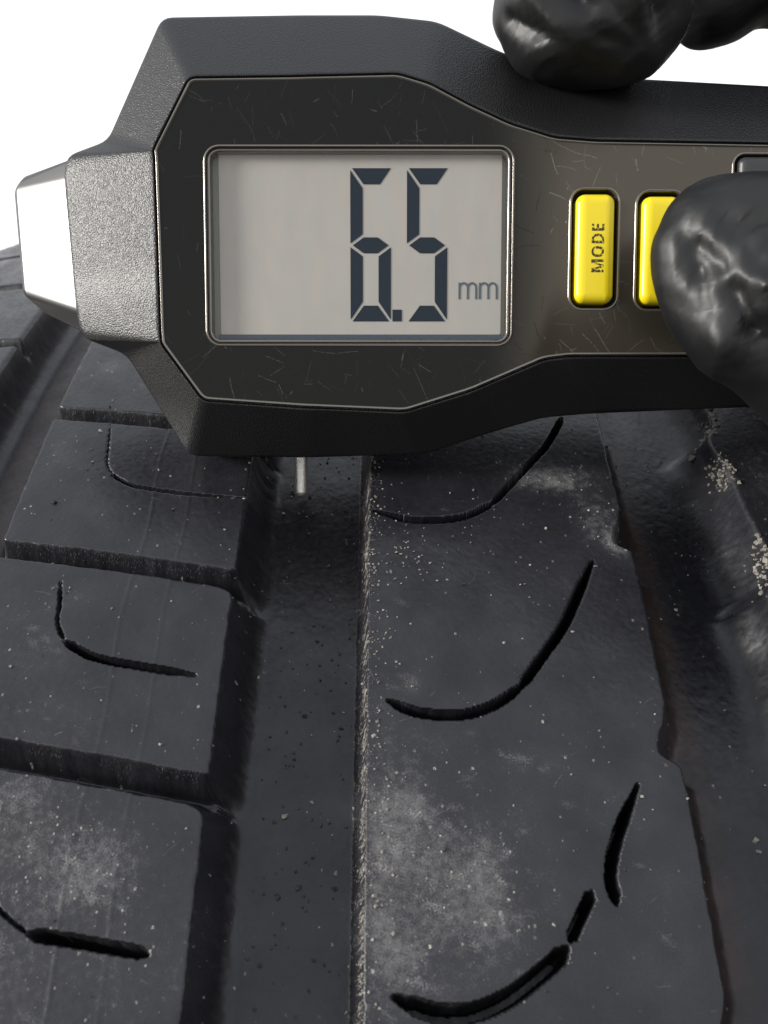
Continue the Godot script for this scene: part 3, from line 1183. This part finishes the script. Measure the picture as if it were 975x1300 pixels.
	# folds: [from, to, half width, height]
	var folds := [
		[Vector3(30.6, 27.6, -91), Vector3(33.0, 23.6, -88), 1.6, -1.1],
		[Vector3(33.4, 23.6, -88), Vector3(36.5, 21.9, -86), 1.1, 0.75],
		[Vector3(36.5, 21.9, -86), Vector3(42, 18.4, -84), 1.2, 0.7],
		[Vector3(35.5, 26.8, -88), Vector3(39, 25.0, -85), 1.8, -0.5],
		[Vector3(33.5, 21.3, -88), Vector3(36, 16.0, -88), 1.5, -1.4],
		[Vector3(36, 16.0, -88), Vector3(41, 10.5, -88), 1.6, -1.2],
		[Vector3(29.4, 29.0, -92), Vector3(30.1, 24.3, -91), 1.3, -0.6],
		[Vector3(30.1, 24.3, -91), Vector3(31.7, 20.0, -91), 1.3, -0.7],
		[Vector3(33.2, 30.6, -89), Vector3(38.5, 30.4, -87), 1.4, -0.6],
		[Vector3(36.0, 24.4, -86), Vector3(41.0, 22.4, -85), 1.2, -0.55],
		[Vector3(34.4, 20.4, -88), Vector3(33.8, 16.2, -90), 1.6, 0.3],
		[Vector3(13.9, 57.0, -105), Vector3(16.4, 51.8, -101), 1.2, -0.9],
		[Vector3(16.4, 51.8, -101), Vector3(21.0, 48.8, -100), 1.3, -0.8],
		[Vector3(23.5, 50.5, -98.5), Vector3(28.0, 49.0, -100.5), 1.3, -0.9],
		[Vector3(37, 18.8, -86), Vector3(42, 13.5, -86), 1.3, 0.6],
		[Vector3(31.5, 21.5, -91), Vector3(34.5, 15.0, -92), 2.2, 0.55],
		[Vector3(35.5, 26.0, -86), Vector3(41, 28.5, -85), 1.3, -0.7],
		[Vector3(34, 29, -88), Vector3(40, 31.5, -87), 1.6, -0.6],
		[Vector3(36, 26, -86), Vector3(43, 25, -84), 1.8, 0.5],
		[Vector3(17, 61, -98.5), Vector3(22, 54.5, -98), 1.3, -1.3],
		[Vector3(16, 58, -101), Vector3(21, 51.5, -101), 1.4, 0.8],
		[Vector3(22, 66, -95), Vector3(28, 57, -97), 1.6, 1.0],
		[Vector3(29, 60, -97), Vector3(33, 52, -101), 1.4, -1.2],
		[Vector3(24, 56, -97.5), Vector3(31, 50, -101), 1.3, -0.7],
		[Vector3(33, 62, -99), Vector3(36, 55, -104), 1.0, 0.9],
		[Vector3(34, 68, -98), Vector3(37, 60, -101), 1.2, -1.0],
	]
	for i in v.size():
		var p := v[i]
		var n := nrm[i].normalized()
		var d := soft.get_noise_3dv(p * Vector3(1, 1.2, 1)) * 0.55 + 0.26 * exp(-maxf(cells.get_noise_3dv(p * Vector3(0.8, 1.2, 1.0)) + 1.0, 0.0) * 5.0) - 0.2
		if p.x < 48.0:
			for f in folds:
				var a: Vector3 = f[0]
				var ab: Vector3 = f[1] - a
				var t := clampf((p - a).dot(ab) / ab.length_squared(), 0.0, 1.0)
				var q := (p - a - ab * t)
				q -= n * q.dot(n) * 0.75
				d += f[3] * 1.25 * exp(-(sqrt(q.length_squared() + 0.25) - 0.5) / (f[2] * 0.8))
		v[i] = p + n * d
	var base := palm
	var hand := thing("gloved_hand", "hand in wrinkled black rubber glove, thumb over a yellow button, fingers on the top edge", "hand", Transform3D(to_world.basis.orthonormalized(), to_world * base))
	for i in v.size():
		v[i] -= base
	var glove := relief(plain_mat(Color(0.006, 0.0063, 0.0068), 0.49, 0.5), noise_tex(0.03, 512, 30, 3), 40.0, 0.05)
	part("glove", mesh_mm(v, idx), glove, hand)

# ------------------------------------------------------------------ scene
func _ready() -> void:
	to_world = Transform3D(Basis(Vector3(1, 0, 0), deg_to_rad(PITCH)).scaled(Vector3.ONE * MM), EYE)
	var cam := Camera3D.new()
	cam.name = "camera"
	cam.fov = 58.95
	cam.near = 0.01
	cam.far = 50.0
	cam.transform = Transform3D(to_world.basis.orthonormalized(), EYE)
	add_child(cam)
	cam.current = true
	var lens := CameraAttributesPhysical.new()
	lens.frustum_focal_length = 21.234
	lens.frustum_focus_distance = 0.112
	lens.exposure_aperture = 34.0
	cam.attributes = lens
	var env := Environment.new()
	env.tonemap_mode = Environment.TONE_MAPPER_LINEAR
	env.tonemap_exposure = 1.5
	env.background_mode = Environment.BG_SKY
	var sky := Sky.new()
	var sm := ProceduralSkyMaterial.new()
	sm.sky_top_color = Color(0.785, 0.80, 0.83)
	sm.sky_horizon_color = Color(0.95, 0.945, 0.935)
	sm.sky_curve = 0.3
	sm.ground_bottom_color = Color(0.42, 0.41, 0.40)
	sm.ground_horizon_color = Color(0.6, 0.59, 0.57)
	sm.sun_angle_max = 1.0
	sky.sky_material = sm
	env.sky = sky
	env.sdfgi_enabled = true
	env.ssao_enabled = true
	env.ssil_enabled = true
	var we := WorldEnvironment.new()
	we.name = "world_environment"
	we.environment = env
	add_child(we)
	# broad veiled sun, low on the left
	var sun := DirectionalLight3D.new()
	sun.name = "sun"
	sun.light_energy = 1.0
	sun.light_color = Color(1.0, 0.985, 0.96)
	sun.light_angular_distance = 12.0
	sun.shadow_enabled = true
	var to_sun := to_world.basis.orthonormalized() * Vector3(-0.92, 0.19, 0.30).normalized()
	sun.basis = Basis.looking_at(-to_sun, Vector3.UP)
	add_child(sun)

	edge_noise.seed = 2
	edge_noise.frequency = 0.32
	edge_noise.fractal_octaves = 3
	fine_noise.seed = 4
	fine_noise.frequency = 1.1
	fine_noise.fractal_octaves = 2
	build_tyre()
	build_gauge()
	build_hand()
